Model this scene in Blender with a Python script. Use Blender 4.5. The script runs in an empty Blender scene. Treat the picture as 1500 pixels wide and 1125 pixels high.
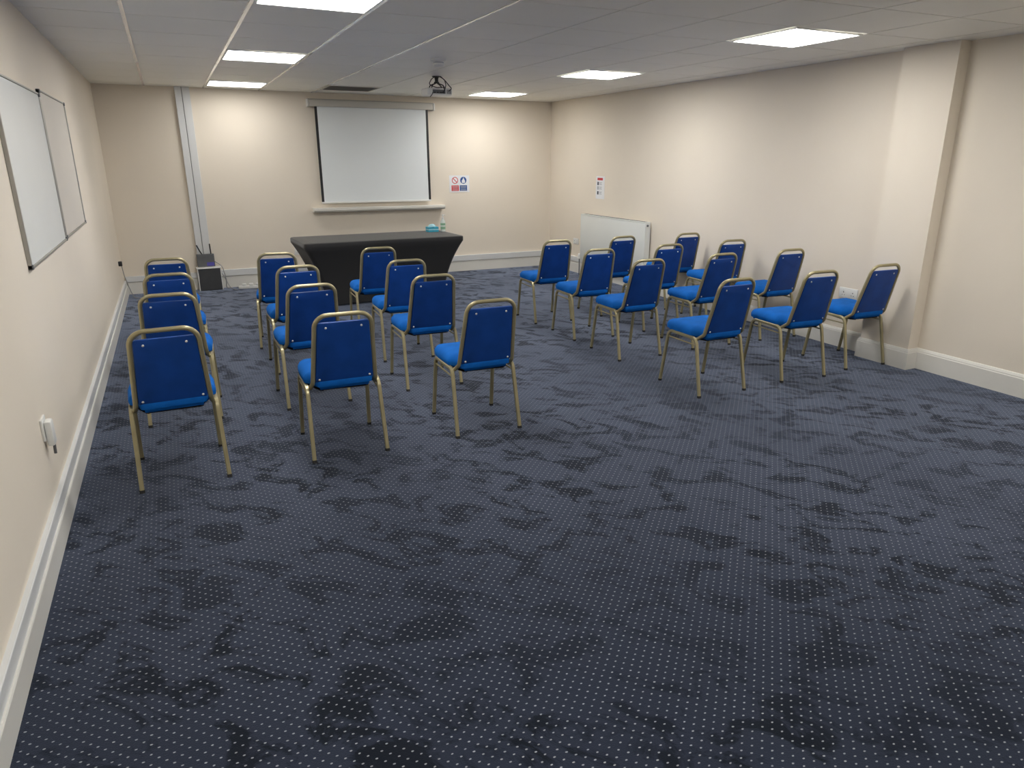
import bpy, bmesh, math, random
from mathutils import Vector, Matrix
random.seed(7)
scn = bpy.context.scene
C = scn.collection
PI = math.pi

# ------------------------------------------------------------------ helpers
def link(o, parent=None):
    C.objects.link(o)
    if parent: o.parent = parent
    return o

def obj(name, bm, mat, parent=None, smooth=False, loc=None):
    bmesh.ops.recalc_face_normals(bm, faces=bm.faces)
    me = bpy.data.meshes.new(name)
    bm.to_mesh(me); bm.free()
    me.materials.append(mat)
    if smooth:
        for p in me.polygons: p.use_smooth = True
        try: me.set_sharp_from_angle(angle=math.radians(40))
        except Exception: pass
    o = bpy.data.objects.new(name, me)
    link(o, parent)
    if loc: o.location = loc
    return o

def tag(o, label=None, cat=None, group=None, kind=None):
    if label: o['label'] = label
    if cat: o['category'] = cat
    if group: o['group'] = group
    if kind: o['kind'] = kind
    return o

def thing(name, label, cat, loc=(0, 0, 0), rz=0, group=None):
    o = bpy.data.objects.new(name, None)
    o.empty_display_size = 0.1
    link(o); o.location = loc; o.rotation_euler = (0, 0, rz)
    return tag(o, label, cat, group)

def struct(name, bm, mat, smooth=False):
    return tag(obj(name, bm, mat, None, smooth), kind='structure')

def BM(): return bmesh.new()

def box(bm, x0, x1, y0, y1, z0, z1, bev=0.0, seg=2):
    vs = [bm.verts.new((x, y, z)) for z in (z0, z1) for y in (y0, y1) for x in (x0, x1)]
    fs = []
    for ix in ((0, 2, 3, 1), (4, 5, 7, 6), (0, 1, 5, 4), (2, 6, 7, 3), (0, 4, 6, 2), (1, 3, 7, 5)):
        fs.append(bm.faces.new([vs[i] for i in ix]))
    if bev > 0:
        es = list({e for f in fs for e in f.edges})
        bmesh.ops.bevel(bm, geom=es, offset=bev, segments=seg, profile=0.5, affect='EDGES')
    return bm

def loft(bm, rings, cap0=True, cap1=True, closed=True):
    rv = [[bm.verts.new(p) for p in r] for r in rings]
    n = len(rv[0])
    for a, b in zip(rv, rv[1:]):
        for i in range(n if closed else n - 1):
            j = (i + 1) % n
            bm.faces.new((a[i], a[j], b[j], b[i]))
    if cap0: bm.faces.new(rv[0][::-1])
    if cap1: bm.faces.new(rv[-1])
    return bm

def fillet(pts, radii, seg=7):
    """polyline with rounded corners"""
    pts = [Vector(p) for p in pts]
    out = [pts[0]]
    for i in range(1, len(pts) - 1):
        p, a, b = pts[i], pts[i - 1], pts[i + 1]
        r = radii[i - 1] if isinstance(radii, (list, tuple)) else radii
        u = (a - p).normalized(); v = (b - p).normalized()
        ang = u.angle(v)
        if r <= 0 or ang > PI - 0.02:
            out.append(p); continue
        d = min(r / math.tan(ang / 2), (a - p).length * 0.49 if i > 1 else (a - p).length * 0.95,
                (b - p).length * 0.49 if i < len(pts) - 2 else (b - p).length * 0.95)
        A = p + u * d; B = p + v * d
        rr = d * math.tan(ang / 2)
        cen = p + (u + v).normalized() * (rr / math.sin(ang / 2))
        ua = A - cen; ub = B - cen
        for k in range(seg + 1):
            t = k / seg
            w = ua.normalized().slerp(ub.normalized(), t) if ua.angle(ub) > 1e-4 else ua.normalized()
            out.append(cen + w * rr)
    out.append(pts[-1])
    return out

def tube(bm, pts, r, n=10, square=False, caps=True, up=None):
    pts = [Vector(p) for p in pts]
    q = [pts[0]]
    for p in pts[1:]:
        if (p - q[-1]).length > 1e-5: q.append(p)
    pts = q
    tans = []
    for i in range(len(pts)):
        if i == 0: t = pts[1] - pts[0]
        elif i == len(pts) - 1: t = pts[-1] - pts[-2]
        else: t = (pts[i + 1] - pts[i]).normalized() + (pts[i] - pts[i - 1]).normalized()
        tans.append(t.normalized())
    ref = Vector(up) if up else (Vector((0, 0, 1)) if abs(tans[0].z) < 0.9 else Vector((1, 0, 0)))
    nrm = (ref - tans[0] * ref.dot(tans[0])).normalized()
    rings = []
    for i, (p, t) in enumerate(zip(pts, tans)):
        if i:
            ax = tans[i - 1].cross(t)
            if ax.length > 1e-7:
                nrm = Matrix.Rotation(tans[i - 1].angle(t), 3, ax) @ nrm
            nrm = (nrm - t * nrm.dot(t)).normalized()
        b = t.cross(nrm)
        ring = []
        if square:
            c = 0.62
            prof = [(1, c), (c, 1), (-c, 1), (-1, c), (-1, -c), (-c, -1), (c, -1), (1, -c)]
        else:
            prof = [(math.cos(2 * PI * k / n), math.sin(2 * PI * k / n)) for k in range(n)]
        for a_, b_ in prof:
            ring.append(p + nrm * a_ * r + b * b_ * r)
        rings.append(ring)
    return loft(bm, rings, caps, caps)

def lathe(bm, prof, n=20, axis='Z', org=(0, 0, 0)):
    o = Vector(org)
    rings = []
    for r, h in prof:
        r = max(r, 1e-4)
        ring = []
        for k in range(n):
            a = 2 * PI * k / n
            if axis == 'Z': v = Vector((r * math.cos(a), r * math.sin(a), h))
            elif axis == 'Y': v = Vector((r * math.cos(a), h, r * math.sin(a)))
            else: v = Vector((h, r * math.cos(a), r * math.sin(a)))
            ring.append(o + v)
        rings.append(ring)
    return loft(bm, rings)

def prism(bm, poly, d0, d1, plane='XZ'):
    """flat polygon extruded; plane XZ -> extruded on Y, YZ -> on X, XY -> on Z"""
    def P(a, b, d):
        return (a, d, b) if plane == 'XZ' else ((d, a, b) if plane == 'YZ' else (a, b, d))
    return loft(bm, [[P(a, b, d0) for a, b in poly], [P(a, b, d1) for a, b in poly]])

def sweep(bm, path, prof):
    """profile (depth, z) swept along plan path; depth goes to the left-hand side of travel"""
    P = [Vector((x, y, 0)) for x, y in path]
    rings = []
    for i, p in enumerate(P):
        if i == 0: d = (P[1] - P[0]).normalized(); n = Vector((-d.y, d.x, 0)); s = 1
        elif i == len(P) - 1: d = (P[-1] - P[-2]).normalized(); n = Vector((-d.y, d.x, 0)); s = 1
        else:
            d0 = (P[i] - P[i - 1]).normalized(); d1 = (P[i + 1] - P[i]).normalized()
            n0 = Vector((-d0.y, d0.x, 0)); n1 = Vector((-d1.y, d1.x, 0))
            n = (n0 + n1).normalized(); s = 1 / max(0.2, n.dot(n0))
        rings.append([p + n * (a * s) + Vector((0, 0, z)) for a, z in prof])
    return loft(bm, rings)

def copy_tree(o, parent=None):
    c = o.copy(); C.objects.link(c)
    if parent: c.parent = parent
    for ch in list(o.children): copy_tree(ch, c)
    return c

# ------------------------------------------------------------------ materials
def mat(name, col, rough=0.6, metal=0.0, sheen=0.0, sheen_tint=None, spec=None, emit=None, estr=0.0, coat=0.0):
    m = bpy.data.materials.new(name); m.use_nodes = True
    nt = m.node_tree; b = nt.nodes['Principled BSDF']
    b.inputs['Base Color'].default_value = (*col, 1)
    b.inputs['Roughness'].default_value = rough
    b.inputs['Metallic'].default_value = metal
    if spec is not None: b.inputs['Specular IOR Level'].default_value = spec
    if sheen:
        b.inputs['Sheen Weight'].default_value = sheen
        b.inputs['Sheen Roughness'].default_value = 0.4
        if sheen_tint: b.inputs['Sheen Tint'].default_value = (*sheen_tint, 1)
    if coat: b.inputs['Coat Weight'].default_value = coat
    if emit:
        b.inputs['Emission Color'].default_value = (*emit, 1)
        b.inputs['Emission Strength'].default_value = estr
    return m

def N(nt, typ, **kw):
    n = nt.nodes.new(typ)
    for k, v in kw.items(): setattr(n, k, v)
    return n

def mottle(m, scale, amt, bump=0.0, bscale=200.0, col2=None):
    """slight uneven tone and a fine relief, from noise"""
    nt = m.node_tree; b = nt.nodes['Principled BSDF']
    tc = N(nt, 'ShaderNodeTexCoord')
    base = tuple(b.inputs['Base Color'].default_value)
    no = N(nt, 'ShaderNodeTexNoise'); no.inputs['Scale'].default_value = scale; no.inputs['Detail'].default_value = 4
    nt.links.new(tc.outputs['Object'], no.inputs['Vector'])
    cr = N(nt, 'ShaderNodeValToRGB')
    cr.color_ramp.elements[0].position = 0.3; cr.color_ramp.elements[1].position = 0.7
    c2 = col2 if col2 else tuple(c * (1 - amt) for c in base[:3])
    cr.color_ramp.elements[0].color = (*c2, 1); cr.color_ramp.elements[1].color = base
    nt.links.new(no.outputs['Fac'], cr.inputs['Fac'])
    nt.links.new(cr.outputs['Color'], b.inputs['Base Color'])
    if bump:
        n2 = N(nt, 'ShaderNodeTexNoise'); n2.inputs['Scale'].default_value = bscale; n2.inputs['Detail'].default_value = 3
        nt.links.new(tc.outputs['Object'], n2.inputs['Vector'])
        bp = N(nt, 'ShaderNodeBump'); bp.inputs['Strength'].default_value = bump; bp.inputs['Distance'].default_value = 0.002
        nt.links.new(n2.outputs['Fac'], bp.inputs['Height'])
        nt.links.new(bp.outputs['Normal'], b.inputs['Normal'])
    return m

M = {}
M['wall'] = mottle(mat('cream_wall_paint', (0.84, 0.76, 0.645), 0.75, spec=0.25), 1.3, 0.035, 0.15, 90)
M['skirt'] = mottle(mat('white_gloss_paint', (0.80, 0.78, 0.72), 0.35), 3, 0.04)
M['trunk'] = mottle(mat('white_plastic_trunking', (0.72, 0.73, 0.73), 0.4), 3, 0.04)
M['tile'] = mottle(mat('ceiling_tile', (0.95, 0.935, 0.87), 0.5, spec=0.7), 2.0, 0.03, 0.3, 260)
M['tilegap'] = mat('ceiling_void_grey', (0.16, 0.15, 0.13), 0.9)
M['tbar'] = mat('ceiling_grid_bar', (0.95, 0.93, 0.88), 0.16, spec=0.9, coat=0.8)
M['lightframe'] = mat('white_light_frame', (0.9, 0.9, 0.88), 0.4)
M['diffuser'] = mat('lit_light_diffuser', (0.9, 0.9, 0.9), 0.5, emit=(1.0, 0.985, 0.955), estr=25.0)
M['white'] = mottle(mat('white_plastic', (0.82, 0.82, 0.79), 0.35), 8, 0.03)
M['radiator'] = mottle(mat('white_radiator_enamel', (0.76, 0.78, 0.75), 0.35), 3, 0.03)
M['gold'] = mottle(mat('bronze_gold_tube', (0.43, 0.375, 0.22), 0.36, 0.5), 14, 0.12)
M['seat'] = mottle(mat('lit_blue_velvet', (0.004, 0.125, 0.50), 0.85, sheen=0.12, sheen_tint=(0.05, 0.45, 1.0), spec=0.15), 14, 0.25, 0.3, 300)  # chair velvet, colour lightened for its nap and the light from above
M['back'] = mottle(mat('shaded_blue_velvet', (0.008, 0.064, 0.32), 0.5, sheen=0.25, sheen_tint=(0.05, 0.3, 1.0), spec=0.3), 7, 0.35, 0.2, 300)  # same velvet, colour darkened for the backs turned from the light
M['board'] = mat('black_seat_board', (0.02, 0.02, 0.02), 0.7)
M['screw'] = mat('nickel_screw', (0.75, 0.75, 0.75), 0.35, 0.7)
M['foot'] = mat('dark_rubber', (0.03, 0.03, 0.03), 0.8)
M['black'] = mottle(mat('black_stretch_cloth', (0.019, 0.019, 0.020), 0.7, sheen=0.25, spec=0.4), 4, 0.2, 0.2, 500)
M['blackplastic'] = mat('black_plastic', (0.015, 0.015, 0.015), 0.45)
M['dkgrey'] = mottle(mat('dark_grey_metal', (0.055, 0.057, 0.06), 0.55), 20, 0.1)
M['midgrey'] = mottle(mat('mid_grey_metal', (0.13, 0.135, 0.14), 0.5), 20, 0.1)
M['alu'] = mat('aluminium_trim', (0.42, 0.41, 0.38), 0.4, 0.7)
M['board_white'] = mottle(mat('whiteboard_enamel', (0.84, 0.88, 0.88), 0.22), 2, 0.03)
M['board_beige'] = mottle(mat('beige_whiteboard_enamel', (0.74, 0.70, 0.64), 0.3), 2, 0.04)  # beige tone of the farther board
M['screen'] = mottle(mat('matt_white_screen', (0.86, 0.90, 0.91), 0.9, spec=0.1), 1.5, 0.03)
M['casing'] = mat('screen_casing_grey_white', (0.55, 0.53, 0.48), 0.5)
M['red'] = mat('sign_red', (0.62, 0.05, 0.06), 0.5)
M['blue'] = mat('sign_blue', (0.02, 0.09, 0.30), 0.5)
M['paper'] = mat('sign_white', (0.85, 0.86, 0.88), 0.45)
M['ink'] = mat('sign_ink', (0.06, 0.07, 0.10), 0.6)
M['palegrey'] = mat('sign_grey_lines', (0.45, 0.47, 0.5), 0.6)
M['cyan'] = mottle(mat('cyan_cardboard', (0.05, 0.42, 0.60), 0.6), 20, 0.2)
M['cyan_lt'] = mat('pale_cyan_tissue', (0.45, 0.75, 0.82), 0.7)
M['bottle'] = mat('clear_gel_bottle', (0.80, 0.86, 0.80), 0.2)
M['green'] = mat('green_label', (0.28, 0.50, 0.32), 0.5)
M['cable_grey'] = mat('grey_cable', (0.30, 0.30, 0.30), 0.5)
M['diffuser_dim'] = mat('lit_light_diffuser_dim', (0.9, 0.9, 0.9), 0.5, emit=(1.0, 0.985, 0.955), estr=10.0)
M['diffuser_near'] = mat('lit_light_diffuser_near', (0.9, 0.9, 0.9), 0.5, emit=(1.0, 0.985, 0.955), estr=20.0)
M['diffuser_mid'] = mat('lit_light_diffuser_mid', (0.9, 0.9, 0.9), 0.5, emit=(1.0, 0.985, 0.955), estr=17.0)
M['lens'] = mat('lens_glass', (0.02, 0.02, 0.03), 0.1)
M['purple'] = mat('violet_label', (0.10, 0.09, 0.40), 0.5)
M['vent'] = mat('grey_vent_metal', (0.20, 0.19, 0.17), 0.5)
M['void'] = mat('dark_void', (0.03, 0.03, 0.03), 0.9)

def carpet():
    m = bpy.data.materials.new('navy_pin_dot_carpet'); m.use_nodes = True
    nt = m.node_tree; b = nt.nodes['Principled BSDF']; L = nt.links
    tc = N(nt, 'ShaderNodeTexCoord'); sp = N(nt, 'ShaderNodeSeparateXYZ'); L.new(tc.outputs['Object'], sp.inputs[0])
    def mt(op, a, b_=None, c=None, clamp=False):
        n = N(nt, 'ShaderNodeMath', operation=op); n.use_clamp = clamp
        for i, v in enumerate((a, b_, c)):
            if v is None: continue
            if isinstance(v, (int, float)): n.inputs[i].default_value = v
            else: L.new(v, n.inputs[i])
        return n.outputs[0]
    a = 0.0198
    x, y = sp.outputs['X'], sp.outputs['Y']
    wob = N(nt, 'ShaderNodeTexNoise'); wob.inputs['Scale'].default_value = 90; L.new(tc.outputs['Object'], wob.inputs['Vector'])
    wo = mt('MULTIPLY', mt('SUBTRACT', wob.outputs['Fac'], 0.5), 0.003)
    x2 = mt('ADD', x, wo); y2 = mt('SUBTRACT', y, wo)
    p = mt('DIVIDE', mt('ADD', x2, y2), 2 * a); q = mt('DIVIDE', mt('SUBTRACT', x2, y2), 2 * a)
    dp = mt('SUBTRACT', p, mt('ROUND', p)); dq = mt('SUBTRACT', q, mt('ROUND', q))
    lx = mt('MULTIPLY', mt('ADD', dp, dq), a / 0.0034); ly = mt('MULTIPLY', mt('SUBTRACT', dp, dq), a / 0.0022)
    d = mt('SQRT', mt('ADD', mt('MULTIPLY', lx, lx), mt('MULTIPLY', ly, ly)))
    dot = mt('SUBTRACT', 1.35, d, clamp=True); dot = mt('MULTIPLY', dot, 2.2, clamp=True)
    var = N(nt, 'ShaderNodeTexNoise'); var.inputs['Scale'].default_value = 60; L.new(tc.outputs['Object'], var.inputs['Vector'])
    dot = mt('MULTIPLY', dot, mt('MULTIPLY_ADD', var.outputs['Fac'], 0.9, 0.35), clamp=True)
    # brushed pile: irregular darker patches
    mp = N(nt, 'ShaderNodeCombineXYZ')
    L.new(mt('MULTIPLY', mt('SUBTRACT', x, y), 0.55), mp.inputs[0]); L.new(mt('MULTIPLY', mt('ADD', x, y), 0.85), mp.inputs[1])
    n1 = N(nt, 'ShaderNodeTexNoise'); n1.inputs['Scale'].default_value = 5.6; n1.inputs['Detail'].default_value = 7
    n1.inputs['Roughness'].default_value = 0.66; n1.inputs['Distortion'].default_value = 0.7
    L.new(mp.outputs[0], n1.inputs['Vector'])
    r1 = N(nt, 'ShaderNodeValToRGB'); e = r1.color_ramp.elements
    e[0].position = 0.42; e[0].color = (0.0, 0.0, 0.0, 1); e[1].position = 0.50; e[1].color = (1, 1, 1, 1)
    L.new(n1.outputs['Fac'], r1.inputs['Fac'])
    n3 = N(nt, 'ShaderNodeTexNoise'); n3.inputs['Scale'].default_value = 0.8; n3.inputs['Detail'].default_value = 2
    L.new(tc.outputs['Object'], n3.inputs['Vector'])
    fine = N(nt, 'ShaderNodeTexNoise'); fine.inputs['Scale'].default_value = 260; fine.inputs['Detail'].default_value = 2
    L.new(tc.outputs['Object'], fine.inputs['Vector'])
    region = mt('MULTIPLY_ADD', n3.outputs['Fac'], 3.4, -1.0, clamp=True)
    patch = mt('SUBTRACT', 1.0, mt('MULTIPLY', mt('SUBTRACT', 1.0, r1.outputs['Color']), mt('MULTIPLY_ADD', region, 0.75, 0.30, clamp=True)))
    mx = N(nt, 'ShaderNodeMix', data_type='RGBA')
    L.new(patch, mx.inputs['Factor'])
    mx.inputs['A'].default_value = (0.0070, 0.0092, 0.0145, 1)
    mx.inputs['B'].default_value = (0.0190, 0.0240, 0.0400, 1)
    mul = mt('ADD', mt('MULTIPLY_ADD', n3.outputs['Fac'], 0.7, 0.42), mt('MULTIPLY', fine.outputs['Fac'], 0.5))
    sc = N(nt, 'ShaderNodeVectorMath', operation='SCALE'); L.new(mx.outputs['Result'], sc.inputs[0]); L.new(mul, sc.inputs['Scale'])
    fx = N(nt, 'ShaderNodeMix', data_type='RGBA'); L.new(dot, fx.inputs['Factor']); L.new(sc.outputs[0], fx.inputs['A'])
    fx.inputs['B'].default_value = (0.42, 0.44, 0.47, 1)
    L.new(fx.outputs['Result'], b.inputs['Base Color'])
    b.inputs['Roughness'].default_value = 0.95; b.inputs['Specular IOR Level'].default_value = 0.1
    L.new(mt('MULTIPLY', mt('MULTIPLY_ADD', patch, 0.62, 0.36), mt('MULTIPLY_ADD', n3.outputs['Fac'], 0.8, 0.6)), b.inputs['Sheen Weight']); b.inputs['Sheen Roughness'].default_value = 0.38
    b.inputs['Sheen Tint'].default_value = (0.62, 0.73, 1.0, 1)
    bp = N(nt, 'ShaderNodeBump'); bp.inputs['Strength'].default_value = 0.4; bp.inputs['Distance'].default_value = 0.003
    L.new(fine.outputs['Fac'], bp.inputs['Height']); L.new(bp.outputs['Normal'], b.inputs['Normal'])
    return m
M['carpet'] = carpet()

# ------------------------------------------------------------------ room
XL, XR, YB, H = -0.641, 5.350, 9.905, 2.435
def XW(y): return 5.285 + 0.008 * (y - 3.0)         # the right wall runs very slightly off square
YN = -0.9                                   # unseen wall behind the viewer, set close and white to bounce light
PX, PY0, PY1 = 5.170, 3.495, 3.940          # pier on the right wall

struct('floor', box(BM(), XL - .1, XR + .1, YN - .1, YB + .1, -0.1, 0), M['carpet'])
struct('wall_left', box(BM(), XL - .1, XL, YN - .1, YB + .1, 0, H + .05), M['wall'])
struct('wall_far', box(BM(), XL, XW(YB), YB, YB + .1, 0, H + .05), M['wall'])
struct('wall_near', box(BM(), XL, XW(YN), YN - .1, YN, 0, H + .05), M['skirt'])
bm = BM()
prism(bm, [(XW(YN), YN - .1), (XW(PY0), PY0), (PX, PY0), (PX, PY1), (XW(PY1), PY1), (XW(YB), YB + .1), (XR + .1, YB + .1), (XR + .1, YN - .1)],
      0, H + .05, 'XY')
struct('wall_right', bm, M['wall'])

# suspended ceiling: lay-in tiles dropped a little below the bars
TX, TY, GX, GY = 0.640, 0.633, 0.535, 4.46
def gx(u): return GX + TX * u
def gy(v, x): return GY + TY * v - 0.055 * (x - 0.85)
LIGHT = [(0, -1), (0, 3), (0, 7), (5, -1), (5, 3), (5, 7), (0, -5), (5, -5)]
VENT = (2, 7)
DIM = {(0, 7): M['diffuser_dim'], (5, 7): M['diffuser_mid'], (5, -1): M['diffuser_near']}
bm = BM()
us = [u for u in range(-3, 9)]
for u in range(-2, 8):
    for v in range(-12, 10):
        if (u, v) in LIGHT or (u, v) == VENT: continue
        x0, x1 = gx(u) + .006, gx(u + 1) - .006
        if u == -2: x0 = XL; x1 = gx(-1) - .006
        if u == -2 and x1 < x0: continue
        x1 = min(x1, XR)
        if x0 >= x1 - .02: continue
        pts = []
        ya = lambda x: max(min(gy(v, x) + .005, YB), YN); yb_ = lambda x: max(min(gy(v + 1, x) - .005, YB), YN)
        if yb_(x0) - ya(x0) < .02 or yb_(x1) - ya(x1) < .02: continue
        q = [(x0, ya(x0)), (x1, ya(x1)), (x1, yb_(x1)), (x0, yb_(x0))]
        loft(bm, [[(a, b, H + .018) for a, b in q], [(a, b, H) for a, b in q]])
# backing slab = the bars' plane
n0 = len(bm.faces)
box(bm, XL - .1, XR + .1, YN - .1, YB + .1, H + .018, H + .06)
bm.faces.ensure_lookup_table()
for f in bm.faces[n0:]: f.material_index = 1
ce = struct('ceiling', bm, M['tile']); ce.data.materials.append(M['tilegap'])
# bars (T-section faces) set between the tiles
bm = BM()
for u in (-1, 0, 1, 2):
    x = gx(u); w = .0115 if u < 2 else .0075
    box(bm, x - w, x + w, YN, YB, H - .0065, H + .004, .0015, 1)
tb = struct('trim_1', bm, M['tbar'])

# ceiling lights
def make_light():
    t = thing('ceiling_light', '', 'ceiling light', group='square LED ceiling panels')
    w, d = TX / 2 - .0122, TY / 2 - .006
    bm = BM()
    for (x0, x1, y0, y1) in ((-w, w, -d, -d + .016), (-w, w, d - .016, d), (-w, -w + .016, -d + .016, d - .016), (w - .016, w, -d + .016, d - .016)):
        box(bm, x0, x1, y0, y1, -.010, .0055, .002, 1)
    obj('frame', bm, M['lightframe'], t)
    bm = box(BM(), -w + .016, w - .016, -d + .016, d - .016, -.006, .004)
    obj('diffuser', bm, M['diffuser'], t)
    return t
LL = ['glowing square ceiling panel, left row, nearest the camera and cut by the frame',
      'glowing square ceiling panel, middle one of the left row',
      'glowing square ceiling panel, left row, closest to the far wall',
      'glowing square ceiling panel, right row, largest and nearest of the three seen',
      'glowing square ceiling panel, middle one of the right row',
      'glowing square ceiling panel right of the projector, closest to the far wall',
      'square ceiling panel directly above the camera in the left row',
      'square ceiling panel above and right of the camera in the right row']
l0 = make_light()
for i, (u, v) in enumerate(LIGHT):
    o = l0 if i == 0 else copy_tree(l0)
    x = gx(u) + TX / 2
    o.location = (x, gy(v, x) + TY / 2, H)
    o['label'] = LL[i]
    if (u, v) in DIM:                                       # fittings of lower output
        for ch in o.children:
            if ch.name.startswith('diffuser'):
                ch.data = ch.data.copy(); ch.data.materials[0] = DIM[(u, v)]

# ceiling vent
xv = gx(2) + TX / 2; yv = gy(7, xv) + TY / 2
t = thing('ceiling_vent', 'dark grey louvred air vent in the ceiling above the projection screen', 'vent', (xv, yv, H))
bm = BM()
for (x0, x1, y0, y1) in ((-.305, .305, -.30, -.27), (-.305, .305, .27, .30), (-.305, -.28, -.27, .27), (.28, .305, -.27, .27)):
    box(bm, x0, x1, y0, y1, -.008, .0055, .002, 1)
obj('frame', bm, M['tbar'], t)
obj('backing', box(BM(), -.28, .28, -.27, .27, .001, .005), M['void'], t)
bm = BM()
for k in range(18):
    y = -.255 + k * .03
    loft(bm, [[(x, y - .011, -.006), (x, y + .009, .0005), (x, y + .011, -.0015), (x, y - .009, -.008)] for x in (-.28, .28)])
obj('louvres', bm, M['vent'], t)

# skirting boards
SK = [(0, 0), (.020, 0), (.020, .135), (.016, .142), (.016, .148), (.011, .158), (.006, .166), (0, .168)]
SKB = [(0, 0), (.022, 0), (.022, .140), (.018, .147), (0, .149)]
SKL = [(0, 0), (.030, 0), (.030, .106), (.027, .112), (0, .113)]
struct('baseboard_left', sweep(BM(), [(XL, YB), (XL, YN)], SKL), M['skirt'])
struct('baseboard_far', sweep(BM(), [(XW(YB), YB), (XL + .03, YB)], SKB), M['skirt'])
struct('baseboard_right', sweep(BM(), [(XW(YN), YN), (XW(PY0), PY0), (PX, PY0), (PX, PY1), (XW(PY1), PY1), (XW(YB), YB - .022)], SK), M['skirt'])
# plastic trunking above the boards
TK = lambda z0, z1, d: [(0, z0), (d, z0), (d, z1 - .003), (d - .003, z1), (0, z1)]
struct('trim_2', sweep(BM(), [(XL, YB), (XL, YN)], TK(.113, .172, .021)), M['trunk'])
struct('trim_3', sweep(BM(), [(XW(YB), YB), (.47, YB)], TK(.155, .235, .034)), M['trunk'])
struct('trim_4', sweep(BM(), [(.19, YB), (XL + .021, YB)], TK(.155, .220, .034)), M['trunk'])
struct('trim_5', sweep(BM(), [(XW(8.82), 8.82), (XW(YB), YB - .034)], TK(.168, .235, .030)), M['trunk'])

# ------------------------------------------------------------------ chair
def seat_outline(inset=0.0):
    raw = [(-.150, -.205), (.150, -.205), (.158, -.135), (.203, -.090), (.207, .10), (.196, .222), (-.196, .222), (-.207, .10), (-.203, -.090), (-.158, -.135)]
    rad = [.018, .018, .02, .03, .2, .055, .055, .2, .03, .02]
    n = len(raw); out = []
    P = [Vector((x, y, 0)) for x, y in raw]
    for i in range(n):
        p, a, b = P[i], P[i - 1], P[(i + 1) % n]
        u = (a - p).normalized(); v = (b - p).normalized(); ang = u.angle(v)
        d = min(rad[i] / math.tan(ang / 2), (a - p).length * .48, (b - p).length * .48)
        A, B = p + u * d, p + v * d
        for k in range(5):
            t = k / 4
            out.append(A * (1 - t) ** 2 + p * 2 * t * (1 - t) + B * t * t)
    cen = Vector((0, .005, 0))
    if inset:
        res = []
        m = len(out)
        for i in range(m):
            tt = (out[(i + 1) % m] - out[i - 1]); tt.normalize()
            nn = Vector((tt.y, -tt.x, 0))
            if nn.dot(out[i] - cen) < 0: nn = -nn
            res.append(out[i] - nn * inset)
        out = res
    for q in out:                                          # slight bow of the front edge
        if q.y > .15: q.y += .016 * (1 - (q.x / .2) ** 2)
    return out

def back_y(z): return -.199 - .27 * (z - .468)

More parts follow.
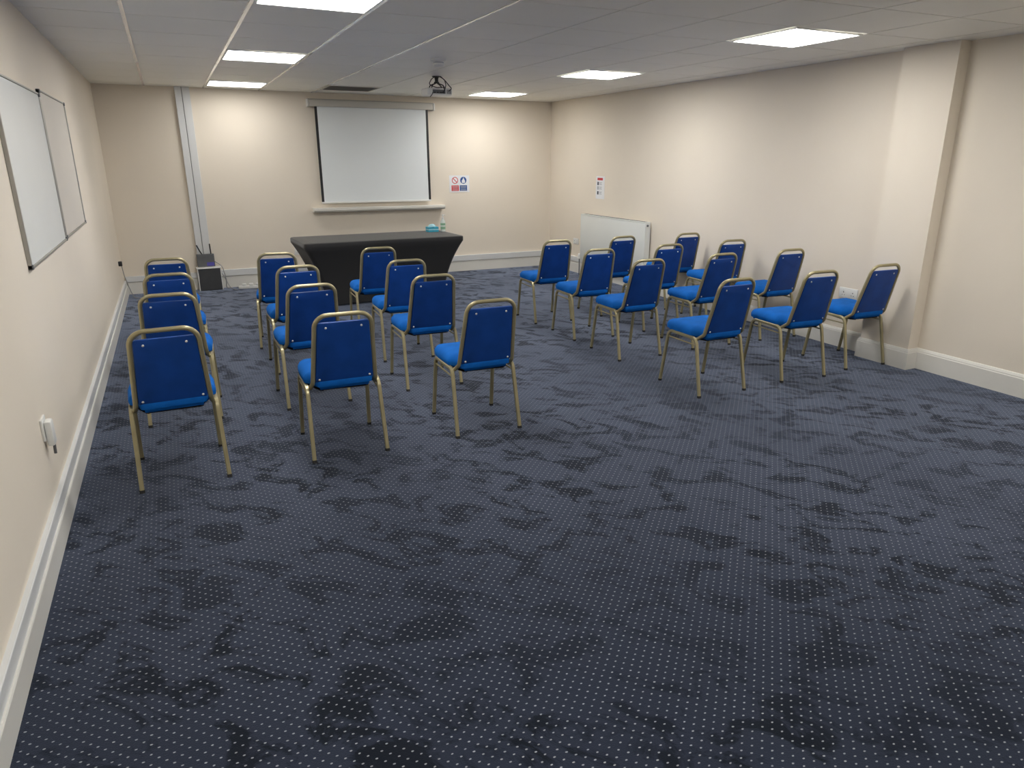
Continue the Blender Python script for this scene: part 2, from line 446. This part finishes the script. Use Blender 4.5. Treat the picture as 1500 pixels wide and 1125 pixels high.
def make_chair():
    t = thing('banquet_chair', '', 'chair', group='blue banquet chairs')
    # seat cushion
    bm = BM(); rings = []
    for ins, z in ((.030, .403), (.022, .405), (.017, .412), (.016, .4235), (-.001, .4265), (-.003, .440), (-.003, .454), (.004, .467), (.013, .477), (.028, .485), (.050, .490)):
        rings.append([(p.x, p.y, z) for p in seat_outline(ins)])
    base = seat_outline(.050)
    for s, z in ((.72, .492), (.42, .494), (.15, .495)):
        rings.append([(p.x * s, .005 + (p.y - .005) * s, z) for p in base])
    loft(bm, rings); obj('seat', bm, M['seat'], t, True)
    bm = BM(); loft(bm, [[(p.x, p.y, z) for p in seat_outline(.034)] for z in (.396, .4035)])
    obj('seat_board', bm, M['board'], t)
    # backrest pad: rounded trapezoid following the rake
    bm = BM()
    def outline(ins, nz=9):
        pts = []
        zb, zt = .452 + ins, .803 - ins
        hw = lambda z: .159 - (z - .468) * .068 - ins
        r = .016
        for z0, s, order in ((zb, 1, 0), (zt, 1, 1)):
            pass
        poly = [(-hw(zb), zb), (hw(zb), zb), (hw(zt), zt), (-hw(zt), zt)]
        res = []
        for i in range(4):
            p = Vector((*poly[i], 0)); a = Vector((*poly[i - 1], 0)); b = Vector((*poly[(i + 1) % 4], 0))
            u = (a - p).normalized() * r; v = (b - p).normalized() * r
            for k in range(4):
                q = k / 3
                w = (p + u) * (1 - q) ** 2 + p * 2 * q * (1 - q) + (p + v) * q * q
                res.append((w.x, w.y))
            b2 = p + v; c2 = b + (p - b).normalized() * r
            for k in range(1, 7):
                w = b2.lerp(c2, k / 7); res.append((w.x, w.y))
        return res
    def ringat(ins, dy, bulge=0.0):
        r = []
        for x, z in outline(ins):
            r.append((x, back_y(z) + dy + bulge, z))
        return r
    rr = [ringat(.060, -.011), ringat(.012, -.0115), ringat(.003, -.009), ringat(0, -.002), ringat(.001, .010), ringat(.007, .022), ringat(.022, .031), ringat(.055, .038)]
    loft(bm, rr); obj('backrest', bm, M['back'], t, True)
    for sx, z in ((-.094, .773), (.094, .773), (-.137, .470), (.137, .470)):
        bm = BM(); y = back_y(z) - .0115
        lathe(bm, [(.0001, -.0035), (.004, -.0032), (.0062, -.0015), (.0062, .002)], 10, 'Y', (sx, y, z))
        obj('screw', bm, M['screw'], t, True)
    # back hoop, curling forward under the seat
    P = []
    for s in (-1, 1):
        side = [(s * .186, -.02, .409), (s * .182, -.125, .400), (s * .1725, -.192, .447), (s * .1705, back_y(.47), .47), (s * .1475, back_y(.843), .843)]
        P.append(side)
    path = P[0] + P[1][::-1]
    path = fillet(path, [.05, .04, 0, .072, .072, 0, .04, .05], 7)
    bm = BM(); tube(bm, path, .0122, 10); obj('back_frame', bm, M['gold'], t, True)
    # legs: each side is a bent tube, front leg and rear leg meeting under the seat
    for s in (-1, 1):
        full = fillet([(s * .206, .234, .004), (s * .198, .170, .413), (s * .198, -.145, .413), (s * .207, -.236, .004)], .055, 8)
        mid = len(full) // 2
        half1 = full[:mid] + [Vector((s * .198, 0.02, .413))]
        half2 = [Vector((s * .198, 0.02, .413))] + full[mid:]
        for h in (half1, half2[::-1]):
            bm = BM(); tube(bm, h, .0108, square=True, up=(1, 0, 0)); lg = obj('leg', bm, M['gold'], t, True)
            bm = BM(); f = Vector(h[0]); d = (Vector(h[1]) - f).normalized()
            tube(bm, [Vector((f.x, f.y, 0)) , f + d * .012], .0120, square=True, up=(1, 0, 0))
            obj('foot_cap', bm, M['foot'], lg)
        # thin brace under the rail
        bm = BM(); tube(bm, fillet([(s * .200, .184, .368), (s * .1975, .14, .366), (s * .1975, -.12, .366), (s * .200, -.158, .368)], .02, 3), .0055, 8)
        obj('side_brace', bm, M['gold'], t, True)
    return t

chairs = [('A', [(-.122, 3.971, 1.6), (-.081, 4.948, -2.7), (-.081, 5.792, -1.3), (-.089, 6.659, -1.6)], 'beside the left wall'),
          ('B', [(.744, 3.953, -1.4), (.736, 4.908, 1.4), (.792, 5.785, .7), (.791, 6.626, -7.1)], 'middle of the left block'),
          ('C', [(1.591, 3.938, -1.2), (1.590, 4.941, -1.4), (1.651, 5.756, -2.6), (1.662, 6.652, -2.7)], 'left side of the aisle'),
          ('D', [(3.403, 3.888, -.8), (3.422, 4.929, -1.0), (3.432, 5.682, -2.5), (3.421, 6.457, -2.3)], 'right side of the aisle'),
          ('E', [(4.224, 3.884, -4.9), (4.220, 4.957, -.9), (4.224, 5.700, -1.5), (4.212, 6.492, 1.5)], 'middle of the right block'),
          ('F', [(4.935, 3.909, -3.1), (5.005, 4.931, -2.7), (5.065, 5.739, -5.0), (5.066, 6.470, -1.2)], 'beside the right wall')]
ROW = ['in the back row nearest the camera', 'in the second row from the camera', 'in the third row from the camera', 'in the front row nearest the table']
c0 = make_chair(); first = True
for col, lst, where in chairs:
    for k, (x, y, a) in enumerate(lst):
        o = c0 if first else copy_tree(c0); first = False
        o.location = (x, y, 0); o.rotation_euler = (0, 0, math.radians(a))
        o['label'] = 'blue gold-framed chair ' + ROW[k] + ', ' + where

# ------------------------------------------------------------------ table with stretch cover
TC = (2.165, 8.345); TR = math.radians(2.6); TW, TD, TZ = .945, .415, .735
t = thing('folding_table', 'long folding table hidden beneath the black stretch cover', 'table', (TC[0], TC[1], 0), TR)
obj('tabletop', box(BM(), -TW + .034, TW - .034, -TD + .034, TD - .034, TZ - .035, TZ - .004, .008), M['white'], t)
for sx in (-1, 1):
    for sy in (-1, 1):
        bm = BM(); tube(bm, [(sx * .60, sy * .265, 0), (sx * .62, sy * .27, .699)], .014, 10)
        obj('leg', bm, M['midgrey'], t, True)
bm = BM()
def cover_ring(ix, iy, z, r, bowx, arch=0.0, n=10):
    hx, hy = TW - ix, TD - iy
    pts = []
    cs = [(hx - r, -hy + r, -PI / 2), (hx - r, hy - r, 0), (-hx + r, hy - r, PI / 2), (-hx + r, -hy + r, PI)]
    for i, (cx, cy, a0) in enumerate(cs):
        for k in range(6):
            a = a0 + k / 5 * PI / 2
            pts.append([cx + r * math.cos(a), cy + r * math.sin(a), z])
        nx, ny, na = cs[(i + 1) % 4]
        A = pts[-1]; B = [nx + r * math.cos(na), ny + r * math.sin(na), z]
        for k in range(1, n):
            f = k / n; w = 4 * f * (1 - f)
            px, py = A[0] + (B[0] - A[0]) * f, A[1] + (B[1] - A[1]) * f
            if i in (0, 2): px -= math.copysign(bowx * w, px)
            else: py -= math.copysign(bowx * .35 * w, py)
            pts.append([px, py, z + arch * min(1, w * 1.5)])
    return pts
rings = [cover_ring(.10, .08, TZ + .001, .03, 0), cover_ring(.016, .016, TZ + .001, .045, 0), cover_ring(.005, .005, TZ - .003, .05, 0),
         cover_ring(0, 0, TZ - .014, .055, 0), cover_ring(0.001, 0.001, TZ - .055, .055, 0.0)]
IX, IY = .212, .130
for i in range(1, 15):
    f = i / 14
    g = 1 - (1 - f) ** 1.9
    rings.append(cover_ring(.002 + IX * g, .002 + IY * g, TZ - .055 - f * (TZ - .055 - .004), .055 - .022 * f, .03 * math.sin(PI * min(1, f * 1.1)) , .018 * max(0, f - .85) / .15))
loft(bm, rings, True, False)
cl = obj('tablecloth', bm, M['black'], None, True, (TC[0], TC[1], 0)); cl.rotation_euler = (0, 0, TR)
tag(cl, 'black stretch cover pulled tight over the long table below the screen', 'tablecloth')

# things on the table
t = thing('mask_box', 'small cyan cardboard box of face masks beside the sanitiser bottle', 'box', (2.935, 8.60, TZ + .001), math.radians(4)); t.scale = (.80, .95, 1.0)
obj('carton', box(BM(), -.085, .085, -.055, .055, 0, .062, .003, 1), M['cyan'], t)
obj('band', box(BM(), -.0855, .0855, -.0556, .0556, .026, .036), M['cyan_lt'], t)
bm = BM(); rr = []
for s, z in ((1, .062), (.95, .072), (.7, .086), (.35, .094), (.05, .096)):
    rr.append([(.055 * s * math.cos(a) * 1.15, .035 * s * math.sin(a), z + .004 * math.sin(3 * a) * s) for a in [2 * PI * k / 18 for k in range(18)]])
loft(bm, rr); obj('masks', bm, M['cyan_lt'], t, True)
t = thing('sanitiser_bottle', 'clear pump bottle with green label at the right end of the table', 'bottle', (3.068, 8.565, TZ + .001), math.radians(20))
bm = lathe(BM(), [(.026, 0), (.031, .004), (.031, .115), (.027, .135), (.014, .150), (.013, .160)], 20)
obj('bottle_body', bm, M['bottle'], t, True)
obj('label_band', lathe(BM(), [(.0313, .030), (.0318, .032), (.0318, .062), (.0313, .064)], 20), M['green'], t, True)
obj('label_band', lathe(BM(), [(.0313, .078), (.0318, .080), (.0318, .104), (.0313, .106)], 20), M['green'], t, True)
bm = lathe(BM(), [(.015, .156), (.015, .176), (.006, .178), (.006, .198), (.011, .199), (.011, .210), (.002, .211)], 14)
tube(bm, [(0, 0, .205), (.03, 0, .205), (.042, 0, .198)], .0042, 8)
obj('pump', bm, M['white'], t, True)

# ------------------------------------------------------------------ projection screen, shelf
t = thing('projection_screen', 'white pull-down projection screen with black side borders on the far wall', 'projection screen', (2.594, YB, 0))
sy = -.055
obj('casing', box(BM(), -.84, .84, -.085, -.012, 2.262, 2.345, .012, 3), M['casing'], t, True)
obj('mounting_rail', box(BM(), -.85, .845, -.05, 0, 2.345, 2.356), M['alu'], t)
for s in (-1, 1):
    obj('end_cap', box(BM(), s * .84 - (.022 if s < 0 else 0), s * .84 + (.022 if s > 0 else 0), -.089, 0, 2.256, 2.350, .006), M['white'], t)
bm = BM(); rings = []
for k in range(13):
    z = 2.27 - k / 12 * (2.27 - 1.062)
    dy = sy + .004 * math.sin(k / 12 * PI)
    rings.append([(-.735, dy, z), (.735, dy, z), (.735, dy + .0012, z), (-.735, dy + .0012, z)])
loft(bm, rings); obj('screen_sheet', bm, M['screen'], t, True)
for s in (-1, 1):
    bm = BM(); rings = []
    for k in range(13):
        z = 2.27 - k / 12 * (2.27 - 1.062); dy = sy + .004 * math.sin(k / 12 * PI)
        a, b = (.735, .768) if s > 0 else (-.768, -.735)
        rings.append([(a, dy, z), (b, dy, z), (b, dy + .0012, z), (a, dy + .0012, z)])
    loft(bm, rings); obj('side_border', bm, M['blackplastic'], t)
bm = box(BM(), -.772, .772, sy - .009, sy + .011, 1.040, 1.063, .005, 2); obj('bottom_bar', bm, M['white'], t, True)

bm = BM()
prof = [(0, .985), (-.135, .985), (-.140, .980), (-.140, .955), (-.128, .940), (-.110, .930), (0, .930)]
loft(bm, [[(x, YB + y, z) for y, z in prof] for x in (1.70, 3.545)])
tag(obj('wall_shelf', bm, M['skirt']), 'narrow white painted ledge on the far wall under the projection screen', 'shelf')

# ------------------------------------------------------------------ signs
def flat(parent, name, m, poly, d0, d1, plane='XZ'):
    return obj(name, prism(BM(), poly, d0, d1, plane), m, parent)
def rect(x0, x1, z0, z1): return [(x0, z0), (x1, z0), (x1, z1), (x0, z1)]
def circ(cx, cz, r, n=28): return [(cx + r * math.cos(2 * PI * k / n), cz + r * math.sin(2 * PI * k / n)) for k in range(n)]
t = thing('safety_sign', 'white wall sign with red prohibition circle and blue mandatory circle', 'sign', (3.822, YB, 1.270))
obj('sign_plate', box(BM(), -.155, .155, -.004, 0, -.118, .118), M['paper'], t)
bm = BM()
n = 32
for r0, r1 in ((.048, .038),):
    ra = [(-.068 + r0 * math.cos(2 * PI * k / n), .050 + r0 * math.sin(2 * PI * k / n)) for k in range(n)]
    rb = [(-.068 + r1 * math.cos(2 * PI * k / n), .050 + r1 * math.sin(2 * PI * k / n)) for k in range(n)]
    rg = [[(a, -.004, b) for a, b in ra], [(a, -.0055, b) for a, b in ra], [(a, -.0055, b) for a, b in rb], [(a, -.004, b) for a, b in rb]]
    loft(bm, rg, False, False)
c45 = .7071
prism(bm, [(-.068 - .031 - .004, .050 + .031 - .004), (-.068 - .031 + .004, .050 + .031 + .004), (-.068 + .031 + .004, .050 - .031 + .004), (-.068 + .031 - .004, .050 - .031 - .004)], -.0055, -.004)
obj('prohibition_symbol', bm, M['red'], t)
flat(t, 'red_panel', M['red'], rect(-.124, -.010, -.098, -.020), -.0055, -.004)
flat(t, 'blue_disc', M['blue'], circ(.062, .050, .049), -.0055, -.004)
flat(t, 'hand_symbol', M['paper'], [(.040, .012), (.085, .012), (.090, .045), (.080, .052), (.076, .072), (.070, .072), (.067, .090), (.061, .090), (.057, .066), (.050, .070), (.046, .050), (.036, .048)], -.0065, -.0055)
flat(t, 'blue_panel', M['blue'], rect(.004, .118, -.098, -.020), -.0055, -.004)
for x0 in (-.124, .004):
    bm = BM()
    for z, w in ((-.038, .09), (-.058, .08), (-.082, .085)):
        prism(bm, rect(x0 + .057 - w / 2, x0 + .057 + w / 2, z - .004, z + .004), -.0062, -.0055)
    obj('text_lines', bm, M['palegrey'], t)

t = thing('notice_sign', 'tall white notice with red header on the right wall above the radiator', 'sign', (XW(8.445), 8.445, 1.245))
obj('sign_plate', box(BM(), -.004, 0, -.108, .108, -.150, .150), M['paper'], t)
flat(t, 'red_header', M['red'], rect(-.062, .072, .098, .130), -.0055, -.004, 'YZ')
for i, z in enumerate((.055, -.005, -.070)):
    flat(t, 'icon', M['ink'] if i != 1 else M['palegrey'], rect(.036, .072, z - .022, z + .022), -.0055, -.004, 'YZ')
    bm = BM()
    for dz in (.014, 0, -.014): prism(bm, rect(-.045 + (.01 if dz == 0 else 0), .024, z + dz - .003, z + dz + .003), -.0055, -.004, 'YZ')
    obj('text_lines', bm, M['palegrey'], t)

# ------------------------------------------------------------------ whiteboards (left wall)
def whiteboard(y0, y1, z0, z1, m, label):
    t = thing('whiteboard', label, 'whiteboard', (XL, (y0 + y1) / 2, z0), group='whiteboards on the left wall')
    w, h = (y1 - y0) / 2, z1 - z0
    obj('writing_surface', box(BM(), 0, .012, -w + .012, w - .012, .012, h - .012), m, t)
    bm = BM()
    box(bm, 0, .019, -w, -w + .014, 0, h, .003); box(bm, 0, .019, w - .014, w, 0, h, .003)
    box(bm, 0, .019, -w + .014, w - .014, 0, .014, .003); box(bm, 0, .017, -w + .014, w - .014, h - .010, h, .003)
    obj('frame', bm, M['alu'], t)
    bm = BM()
    for yy in (-w, w - .024):
        for zz in (-.001, h - .023): box(bm, 0, .0215, yy, yy + .024, zz, zz + .024, .003)
    obj('corner_caps', bm, M['midgrey'], t)
whiteboard(3.970, 5.350, 1.120, 1.995, M['board_white'], 'large glossy white whiteboard on the left wall, nearer the camera')
whiteboard(5.366, 6.620, 1.128, 2.020, M['board_beige'], 'duller off-white whiteboard on the left wall, farther from the camera')

# ------------------------------------------------------------------ projector, smoke detector
PJ = (2.640, 7.42)
t = thing('ceiling_projector', 'white projector hung from the ceiling on a black bracket with cables', 'projector', (PJ[0], PJ[1], H)); t.scale = (.82, .82, .74)
bm = BM(); box(bm, -.165, .165, -.125, .135, -.255, -.160, .018, 4); obj('projector_body', bm, M['white'], t, True)
bm = BM(); lathe(bm, [(.034, .13), (.034, .150), (.028, .152), (.024, .145)], 20, 'Y', (.075, 0, -.207)); obj('lens', bm, M['lens'], t, True)
bm = BM()
box(bm, -.10, .07, -.128, -.1245, -.235, -.185)
obj('port_panel', bm, M['midgrey'], t)
bm = BM()
for x in (-.085, -.045, -.01, .03): box(bm, x, x + .022, -.131, -.128, -.228, -.214)
obj('ports', bm, M['blackplastic'], t)
bm = BM(); 
for k in range(6): box(bm, .085 + k * .011, .091 + k * .011, -.1275, -.1245, -.235, -.180)
obj('fan_grille', bm, M['midgrey'], t)
bm = lathe(BM(), [(.055, 0), (.055, -.010), (.03, -.014), (.022, -.035), (.022, -.070), (.034, -.075), (.034, -.090)], 20); obj('mount_pole', bm, M['blackplastic'], t, True)
for a in (40, 140, 220, 320):
    r = math.radians(a)
    e = (.115 * math.cos(r), .085 * math.sin(r))
    bm = BM(); tube(bm, fillet([(0, 0, -.085), (e[0] * .8, e[1] * .8, -.118), (e[0], e[1], -.160)], .02, 4), .0075, 8)
    obj('mount_arm', bm, M['blackplastic'], t, True)
def cable(pts, r=.004, m=None, parent=None, name='cable', seg=6, rad=.04):
    bm = BM(); tube(bm, fillet(pts, rad, seg), r, 8); return obj(name, bm, m or M['blackplastic'], parent, True)
cable([(-.03, -.03, -.004), (-.09, -.06, -.05), (-.150, -.13, -.125), (-.06, -.17, -.165), (.04, -.165, -.15), (.05, -.15, -.215), (.01, -.128, -.222)], .0055, parent=t)
cable([(.03, -.03, -.004), (.085, -.06, -.045), (.080, -.12, -.12), (.045, -.165, -.20), (.035, -.129, -.222)], .0055, parent=t)
cable([(.045, -.03, -.004), (.10, -.05, -.06), (.135, -.11, -.135), (.155, -.13, -.165), (.11, -.129, -.20)], .006, parent=t)
cable([(-.10, -.131, -.22), (-.12, -.16, -.255), (-.145, -.15, -.285)], .005, parent=t)

t = thing('smoke_detector', 'round white smoke detector on the ceiling in front of the projector', 'smoke detector', (2.215, 6.16, H))
obj('base', lathe(BM(), [(.066, 0), (.066, -.012), (.060, -.018)], 24), M['white'], t, True)
obj('sensor_head', lathe(BM(), [(.046, -.018), (.042, -.022), (.042, -.036), (.050, -.039), (.048, -.050), (.036, -.058), (.001, -.060)], 24), M['white'], t, True)
obj('sensor_slots', lathe(BM(), [(.0445, -.024), (.0445, -.034)], 24), M['palegrey'], t, True)

# ------------------------------------------------------------------ vertical trunking and boxes on far wall
t = thing('cable_trunking', 'tall twin white trunking running up the far wall to the ceiling', 'trunking', (.295, YB, 0))
obj('channel', box(BM(), -.080, -.006, -.048, 0, .455, H, .003, 1), M['trunk'], t)
obj('channel', box(BM(), .000, .084, -.055, 0, .455, H, .003, 1), M['trunk'], t)
obj('seam', box(BM(), -.006, .0, -.044, 0, .455, H), M['midgrey'], t)
t = thing('wall_equipment_box', 'small grey box with two short antennas at the foot of the white trunking', 'equipment box', (.305, YB, .298))
obj('box_body', box(BM(), -.100, .105, -.105, -.055, 0, .158, .004, 1), M['midgrey'], t)
obj('box_base', box(BM(), -.095, .100, -.055, 0, 0, .152), M['dkgrey'], t)
obj('violet_label', box(BM(), .010, .095, -.107, -.105, .010, .055), M['purple'], t)
for x0, x1, z1 in ((-.035, -.085, .275), (.072, .068, .285)):
    bm = BM(); tube(bm, [(x0, -.085, .157), ((x0 + x1) / 2, -.088, .21), (x1, -.088, z1)], .0075, 8); obj('antenna', bm, M['blackplastic'], t, True)
t = thing('floor_equipment_box', 'dark grey cabinet with pale top edge standing on the floor below the trunking', 'equipment box', (.330, YB, 0))
obj('cabinet_body', box(BM(), -.130, .130, -.148, -.036, 0, .278, .004, 1), M['dkgrey'], t)
obj('front_panel', box(BM(), -.118, .128, -.152, -.148, .006, .270, .002, 1), M['dkgrey'], t)
obj('side_edge', box(BM(), -.140, -.130, -.152, -.036, 0, .278), M['white'], t)
obj('side_edge', box(BM(), .130, .140, -.152, -.036, 0, .278), M['white'], t)
obj('top_cover', box(BM(), -.148, .142, -.160, -.036, .278, .296, .003, 1), M['white'], t)

# cables on the far floor
t = thing('extension_lead', 'white extension lead and plugs lying on the carpet at the far wall', 'extension lead', (.80, 9.70, 0), math.radians(-10))
obj('socket_block', box(BM(), -.15, .15, -.028, .028, 0, .036, .006), M['white'], t, True)
for k in range(3):
    obj('plug', box(BM(), -.105 + k * .085, -.055 + k * .085, -.022, .022, .036, .066, .006), M['white'], t, True)
    cable([(-.08 + k * .085, .02, .05), (-.09 + k * .08, .07, .05 + .01 * k), (-.06 + k * .06, .11, .012), (.05 + k * .05, .12, .007)], .004, M['white'], t, 'cable')
cable([(.15, 0, .012), (.24, .03, .006), (.34, -.03, .006), (.45, .04, .006), (.36, .09, .006), (.26, .06, .006)], .005, M['white'], t, 'cable')
for i, (x0, z0, x1, y1) in enumerate(((.40, .36, .560, 9.62), (.40, .25, .500, 9.78))):
    o = cable([(x0 - .0, 9.872, z0), (x0 + .09, 9.80 - .03 * (1 - i), z0 - .06), (x0 + .12, 9.79 - .04 * (1 - i), .10), (x1, y1, .006), (x1 + .06, y1 + .05, .006)], .0055, M['cable_grey'], None, 'power_cable', rad=.08)
    tag(o, ('upper' if i == 0 else 'lower') + ' grey cable drooping from the wall box down to the floor', 'cable', 'grey cables by the wall boxes')

# ------------------------------------------------------------------ radiator
RX = XR - .105
t = thing('radiator', 'white panel radiator on the right wall behind the far chairs', 'radiator', (XW(7.985) - .001, 7.985, 0))
hy = .775
obj('front_panel', box(BM(), -.105, -.085, -hy, hy, .205, .862, .006), M['radiator'], t, True)
obj('rear_panel', box(BM(), -.045, -.030, -hy + .01, hy - .01, .215, .855, .004), M['radiator'], t, True)
for s in (-1, 1):
    obj('side_cover', box(BM(), -.104, -.028, s * (hy + .002) - .004, s * (hy + .002) + .004, .215, .868, .002, 1), M['radiator'], t)
bm = BM(); box(bm, -.106, -.026, -hy, hy, .862, .878, .003, 1); obj('top_grille', bm, M['radiator'], t)
bm = BM()
for k in range(60): box(bm, -.090, -.042, -hy + .04 + k * .0245, -hy + .052 + k * .0245, .8778, .8792)
obj('grille_slots', bm, M['midgrey'], t)
for y in (-.45, .45): obj('wall_bracket', box(BM(), -.085, 0, y - .02, y + .02, .60, .66), M['radiator'], t)
obj('bleed_plug', lathe(BM(), [(.013, 0), (.013, -.012), (.008, -.016)], 12, 'Y', (-.075, -hy - .006, .835)), M['midgrey'], t, True)
bm = lathe(BM(), [(.016, .235), (.021, .24), (.021, .295), (.017, .305), (.012, .310)], 14, 'Z', (-.085, hy + .05, 0))
vv = obj('valve', bm, M['white'], t, True)
bm = BM(); tube(bm, [(-.085, hy + .05, 0), (-.085, hy + .05, .236)], .0075, 8); tube(bm, [(-.085, hy + .05, .235), (-.085, hy + .004, .235)], .008, 8)
obj('pipe', bm, M['midgrey'], t, True)
bm = BM(); tube(bm, [(-.085, -hy - .04, 0), (-.085, -hy - .04, .24), (-.085, -hy - .004, .24)], .0075, 8); obj('pipe', bm, M['midgrey'], t, True)

# ------------------------------------------------------------------ sockets
def socket(name, label, loc, rz, w, h, gangs, cat='socket'):
    """built facing -Y, then turned"""
    t = thing(name, label, cat, loc, rz)
    obj('face_plate', box(BM(), -w / 2, w / 2, -.010, 0, -h / 2, h / 2, .003, 2), M['white'], t, True)
    for g in range(gangs):
        cx = (g - (gangs - 1) / 2) * w / gangs
        obj('rocker_switch', box(BM(), cx - .006, cx + .006, -.013, -.010, h * .20, h * .36, .001, 1), M['white'], t)
        bm = BM()
        box(bm, cx - .004, cx + .004, -.0108, -.0098, h * .02, h * .12)
        box(bm, cx - .015, cx - .008, -.0108, -.0098, -h * .22, -h * .16)
        box(bm, cx + .008, cx + .015, -.0108, -.0098, -h * .22, -h * .16)
        obj('pin_holes', bm, M['blackplastic'], t)
    return t
socket('double_socket', 'white double wall socket low on the right wall beside the pier', (XW(4.22), 4.220, .490), -PI / 2, .190, .092, 2)
socket('double_socket', 'white double wall socket on the right wall between far corner and radiator', (XW(9.07), 9.07, .455), -PI / 2, .146, .086, 2)
socket('wall_socket', 'small white socket on the far wall, partly behind the table', (1.46, YB, .418), 0, .086, .086, 1)
t = socket('wall_socket', 'white socket with a bulky plug on the left wall near the camera', (XL, 3.53, .480), PI / 2, .09, .10, 1)
obj('plug', box(BM(), -.034, .030, -.040, -.010, -.080, .036, .010, 2), M['white'], t, True)
bm = BM(); tube(bm, [(0, -.030, -.083), (0, -.028, -.125)], .006, 8); obj('plug_stub', bm, M['midgrey'], t, True)

t = thing('wall_charger', 'black plug and thin cord hanging down the left wall in the far corner', 'plug', (XL, 9.416, 0))
obj('plug', box(BM(), 0, .040, -.022, .022, .415, .470, .007, 2), M['blackplastic'], t, True)
cable([(.030, 0, .418), (.036, .05, .30), (.055, .14, .16), (.075, .20, .06), (.10, .16, .006), (.18, .10, .006), (.30, .06, .006), (.34, -.05, .006), (.22, -.12, .006), (.12, -.05, .006), (.16, .03, .006), (.30, -.02, .006)], .0045, M['cable_grey'], t, 'cord', rad=.05)

# ------------------------------------------------------------------ camera
f_, cx_, cy_ = 1020.35, 769.143, 555.657
yaw, pitch, roll = 0.45956, 0.30698, 0.00221
fw = Vector((math.sin(yaw) * math.cos(pitch), math.cos(yaw) * math.cos(pitch), -math.sin(pitch)))
r = Vector((math.cos(yaw), -math.sin(yaw), 0)); u = r.cross(fw)
r2 = r * math.cos(roll) + u * math.sin(roll); u2 = -r * math.sin(roll) + u * math.cos(roll)
cam = bpy.data.cameras.new('camera'); co = bpy.data.objects.new('camera', cam); C.objects.link(co)
mw = Matrix((r2, u2, -fw)).transposed().to_4x4(); mw.translation = Vector((0, 0, 1.6254)); co.matrix_world = mw
cam.sensor_fit = 'HORIZONTAL'; cam.sensor_width = 36; cam.lens = f_ * 36 / 1500
cam.shift_x = (750 - cx_) / 1500; cam.shift_y = (cy_ - 562.5) / 1500
cam.clip_start = 0.05; cam.clip_end = 60
scn.camera = co

w = bpy.data.worlds.new('world'); scn.world = w; w.use_nodes = True
w.node_tree.nodes['Background'].inputs[0].default_value = (0.86, 0.93, 1, 1)
w.node_tree.nodes['Background'].inputs[1].default_value = 0.1
vs = scn.view_settings
vs.view_transform = 'Standard'; vs.look = 'None'; vs.gamma = 1; vs.use_curve_mapping = False
vs.exposure = 0.18
